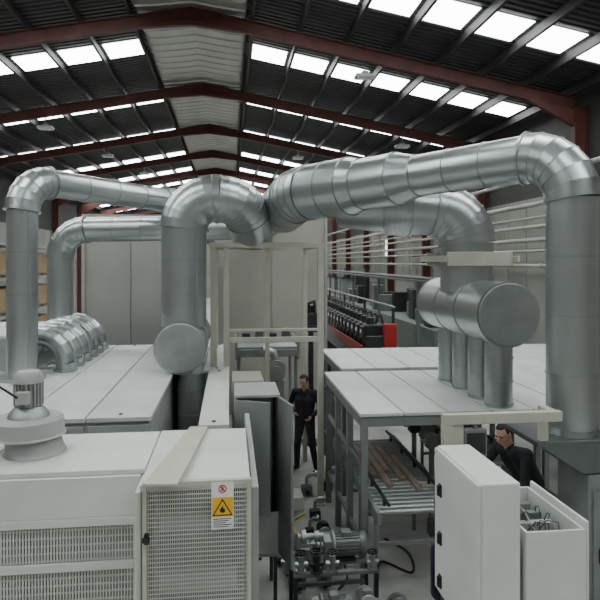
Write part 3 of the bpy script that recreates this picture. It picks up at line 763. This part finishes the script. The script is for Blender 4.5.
# ------------------------------------------------------------ racks and boxes far away
def rack(x0,x1,y0,y1,z,label,mat):
    r=empty('pallet_rack',((x0+x1)/2,(y0+y1)/2,0))
    for y in (y0,(y0+y1)/2,y1):
        for x in (x0,x1): box('upright',(x-.05,x+.05,y-.05,y+.05,0,z),mat,r,.005)
    for zz in (.3,1.7,3.1,4.4):
        if zz<z: box('shelf',(x0-.04,x1+.04,y0,y1,zz,zz+.1),m_galvd,r,.005)
    return lab(r,label,'pallet rack')
rack(-9.6,-8.2,18,30,4.9,'tall orange pallet rack against the hall wall',m_orange)
rack(6.3,7.7,34,46,3.4,'low green-grey storage rack at the end of the line',m_green)
def cartons(x,y0,zs,n,grp,mat,w,lbl):
    first=None
    for zz in zs:
        for j in range(n):
            y=y0+.4+j*2.3
            if first is None:
                first=empty('pallet_box',(x,y,zz)); fy0,fz0=y,zz
                box('carton',(x-w+.05,x+w-.05,y+.05,y+1.6,zz+.13,zz+1.0),mat,first,.02)
                b=MB()
                for q in (0,.75,1.5): b.box(x-w,x+w,y+q,y+q+.14,zz+.002,zz+.1)
                for q in np.arange(x-w,x+w-.1,.22): b.box(q,q+.14,y,y+1.64,zz+.1,zz+.13)
                b.finish('pallet',m_wood,first)
                lab(first,lbl,'pallet box',grp)
            else: dup(first,(0,y-fy0,zz-fz0))
cartons(-8.9,18,(.4,1.8,3.2),5,'cartons on the orange rack',m_card,.55,'brown carton on a wooden pallet in the rack')
cartons(7.0,34,(.4,1.8),5,'goods on the far rack',m_wrap,.55,'grey wrapped goods on a wooden pallet in the rack')

# ------------------------------------------------------------ people
def person(name,base,fwd,J,facedir,label):
    base=V(base); fwd=V((fwd[0],fwd[1],0)).normalized(); lat=V((-fwd.y,fwd.x,0))
    def w(p): return base+lat*p[0]+fwd*p[1]+V((0,0,p[2]))
    b=MB(); bones=[]
    def cap(p,q,r0,r1,mi):
        p=V(p);q=V(q)
        b.ball(p,r0,seg=16,rings=10); b.ball(q,r1,seg=16,rings=10)
        if (q-p).length>1e-4: b.cyl(p,q,r0,r1,seg=16)
        bones.append((p,q,(r0+r1)/2,mi))
    SK,SH,TR,BO=0,1,2,3
    g=lambda k:w(J[k])
    for s in (-1,1):
        L=lat*s
        cap(g('pelvis')+L*.08,g('waist')+L*.065,.11,.105,SH)
        cap(g('waist')+L*.065,g('chest')+L*.085,.105,.118,SH)
        cap(g('chest')+L*.085,g('neck')+L*.075-V((0,0,.05)),.115,.075,SH)
        S='L' if s>0 else 'R'
        cap(g('neck')-V((0,0,.05))+L*.05,g('sh'+S),.07,.068,SH)
        cap(g('sh'+S),g('el'+S),.062,.049,SH); cap(g('el'+S),g('wr'+S),.049,.034,SH)
        cap(g('pelvis')+L*.075-V((0,0,.02)),g('hip'+S),.11,.10,TR)
        cap(g('hip'+S),g('kn'+S),.095,.066,TR); cap(g('kn'+S),g('an'+S),.065,.05,TR)
        an=g('an'+S); toe=g('to'+S)
        heel=an-(toe-an).normalized()*.03; heel.z=toe.z+.005
        cap(an-V((0,0,.02)),heel,.045,.04,BO); cap(heel,toe,.042,.036,BO); cap(toe-lat*.015,toe+lat*.015,.036,.034,BO)
        wr=g('wr'+S); d=(wr-g('el'+S)).normalized(); d=(d+fwd*.25+V((0,0,-.15))).normalized()
        side=(V(fwd)-d*fwd.dot(d)); 
        if side.length<.3: side=V((0,0,1))-d*d.z
        side.normalize(); nrm=d.cross(side).normalized()
        if nrm.dot(-L)<0: nrm=-nrm
        for i,(off,ln) in enumerate(((.030,.066),(.011,.076),(-.009,.07),(-.028,.056))):
            k0=wr+d*.088+side*off
            cap(wr+d*.01+side*off*.5,k0,.016,.0125,SK)
            k1=k0+(d*.87+nrm*.45).normalized()*ln*.52; k2=k1+(d*.45+nrm*.85).normalized()*ln*.48
            cap(k0,k1,.0095,.0088,SK); cap(k1,k2,.0088,.0075,SK)
        t0=wr+d*.03+side*.02; t1=t0+(d*.6+side*.7+nrm*.25).normalized()*.045; t2=t1+(d*.85+side*.25+nrm*.4).normalized()*.034
        cap(t0,t1,.014,.0115,SK); cap(t1,t2,.0115,.009,SK)
    hd=g('head'); nk=g('neck'); up=(hd-nk).normalized(); up=(up+V((0,0,.6))).normalized()
    fd=V(facedir).normalized(); fd=(fd-up*fd.dot(up)).normalized(); sd=fd.cross(up).normalized()
    Rm=Matrix((sd,fd,up)).transposed()
    def h(p): return hd+Rm@V(p)
    cap(nk-V((0,0,.03)),h((0,-.015,-.06)),.058,.053,SK)
    bones.append((h((0,0,-.03)),h((0,0,.05)),.09,SK))
    b.ball(h((0,-.008,.03)),(.076,.095,.088),Rm); b.ball(h((0,.02,-.025)),(.062,.07,.085),Rm); b.ball(h((0,.045,-.085)),(.035,.03,.028),Rm)
    cap(h((0,.09,.01)),h((0,.112,-.022)),.009,.014,SK)
    b.ball(h((0,.082,-.056)),(.026,.014,.011),Rm)
    b.ball(h((0,.076,.026)),(.052,.02,.011),Rm)
    for s in (-1,1):
        b.ball(h((s*.077,-.005,-.002)),(.01,.02,.032),Rm); b.ball(h((s*.036,.062,-.02)),(.02,.02,.018),Rm)
    tmp=b.finish('tmp_person',m_skin,origin=(0,0,0))
    rm=tmp.modifiers.new('r','REMESH'); rm.mode='VOXEL'; rm.voxel_size=.0065; rm.use_smooth_shade=True
    sm=tmp.modifiers.new('s','SMOOTH'); sm.factor=.5; sm.iterations=3
    dg=bpy.context.evaluated_depsgraph_get(); dg.update()
    me=bpy.data.meshes.new_from_object(tmp.evaluated_get(dg)); me.name=name
    bpy.data.objects.remove(tmp)
    me.materials.clear()
    for m in (m_skin,m_cloth,m_trous,m_shoe): me.materials.append(m)
    nf=len(me.polygons); ce=np.zeros(nf*3); me.polygons.foreach_get('center',ce); ce=ce.reshape(-1,3)
    best=np.full(nf,1e9); mi=np.zeros(nf,dtype=np.int32)
    for (p,q,r,m) in bones:
        p=np.array(p);q=np.array(q); d=q-p; L2=max(1e-9,(d*d).sum())
        t=np.clip(((ce-p)@d)/L2,0,1); dist=np.linalg.norm(ce-(p+t[:,None]*d),axis=1)-r
        k=dist<best; best[k]=dist[k]; mi[k]=m
    me.polygons.foreach_set('material_index',mi); me.polygons.foreach_set('use_smooth',np.ones(nf,dtype=bool))
    me.update()
    root=bpy.data.objects.new(name,me); COL.objects.link(root)
    o=V((base.x,base.y,base.z)); me.transform(Matrix.Translation(-o)); place(root,o)
    b=MB(); bmesh.ops.create_uvsphere(b.bm,u_segments=32,v_segments=20,radius=1)
    dl=[v for v in b.bm.verts if (v.co.y>.45 and v.co.z<.45+.2*abs(v.co.x)) or v.co.z<-.55 or (v.co.y>.0 and v.co.z<-.05)]
    bmesh.ops.delete(b.bm,geom=dl,context='VERTS')
    for v in b.bm.verts:
        v.co=V((v.co.x*.083,v.co.y*.104,v.co.z*.098)); rr=1+random.uniform(-.015,.02); v.co=h(V((v.co.x*rr,v.co.y*rr-.012,v.co.z*rr+.036)))
    for f_ in b.bm.faces: f_.smooth=True
    hr=b.finish('hair',m_hair,root); so=hr.modifiers.new('t','SOLIDIFY'); so.thickness=.014; so.offset=-1
    for s in (-1,1): MB().ball(h((s*.031,.0815,.006)),(.012,.008,.007),Rm,12,8).finish('eye',m_eye,root)
    for s in (-1,1): MB().ball(h((s*.031,.091,.026)),(.018,.006,.004),Rm,12,8).finish('eyebrow',m_hair,root)
    MB().ball(h((0,.095,-.056)),(.022,.006,.005),Rm,12,8).finish('mouth',m_lip,root)
    lab(root,label,'person')
    return root
J1=dict(pelvis=(0,0,.97),waist=(0,.01,1.1),chest=(0,.01,1.28),neck=(0,0,1.47),head=(0,.06,1.63),
 shL=(.20,0,1.42),elL=(.31,-.03,1.16),wrL=(.2,.17,1.04),shR=(-.20,0,1.42),elR=(-.32,-.02,1.16),wrR=(-.11,.21,1.1),
 hipL=(.09,0,.9),knL=(.16,.05,.5),anL=(.22,.0,.09),toL=(.25,.14,.04),hipR=(-.09,0,.9),knR=(-.14,.03,.5),anR=(-.18,-.04,.09),toR=(-.22,.1,.04))
person('person',(1.36,10.85,0),(-.5,-.87),J1,(-.5,-.7,-.7),'person in black jacket and dark trousers standing, hands at waist')
J2=dict(pelvis=(0,0,1.05),waist=(0,.07,1.17),chest=(0,.18,1.32),neck=(0,.29,1.46),head=(0,.37,1.60),
 shL=(.20,.25,1.42),elL=(.29,.38,1.16),wrL=(.17,.56,1.08),shR=(-.20,.25,1.42),elR=(-.29,.40,1.16),wrR=(-.16,.58,1.10),
 hipL=(.09,0,.99),knL=(.11,.06,.6),anL=(.12,-.04,.21),toL=(.14,.11,.16),hipR=(-.09,0,.99),knR=(-.11,.06,.6),anR=(-.13,-.04,.21),toR=(-.15,.11,.16))
J2={k:(v[0],v[1],v[2]+.33) for k,v in J2.items()}
person('person',(3.30,6.34,0),(-.93,-.35),J2,(-.85,-.4,-.5),'person in black shirt bending forward over the machine')
st=MB().box(3.05,3.72,6.06,6.68,.39,.452).box(3.07,3.7,6.08,6.13,0,.39).box(3.07,3.7,6.61,6.66,0,.39).finish('step_platform',m_dark,None,.005)
lab(st,'dark steel step platform on the floor','step platform')

# ------------------------------------------------------------ world + camera
wd=bpy.data.worlds.new('w'); bpy.context.scene.world=wd; wd.use_nodes=True
wd.node_tree.nodes['Background'].inputs[0].default_value=(.6,.7,.8,1); wd.node_tree.nodes['Background'].inputs[1].default_value=.3
cam=bpy.data.cameras.new('camera'); co=bpy.data.objects.new('camera',cam); COL.objects.link(co)
co.location=(0,0,3.8); co.rotation_euler=(math.radians(90),0,-math.atan(70/600)); cam.sensor_width=36; cam.lens=36; cam.shift_y=-38/600
cam.clip_end=200; bpy.context.scene.camera=co
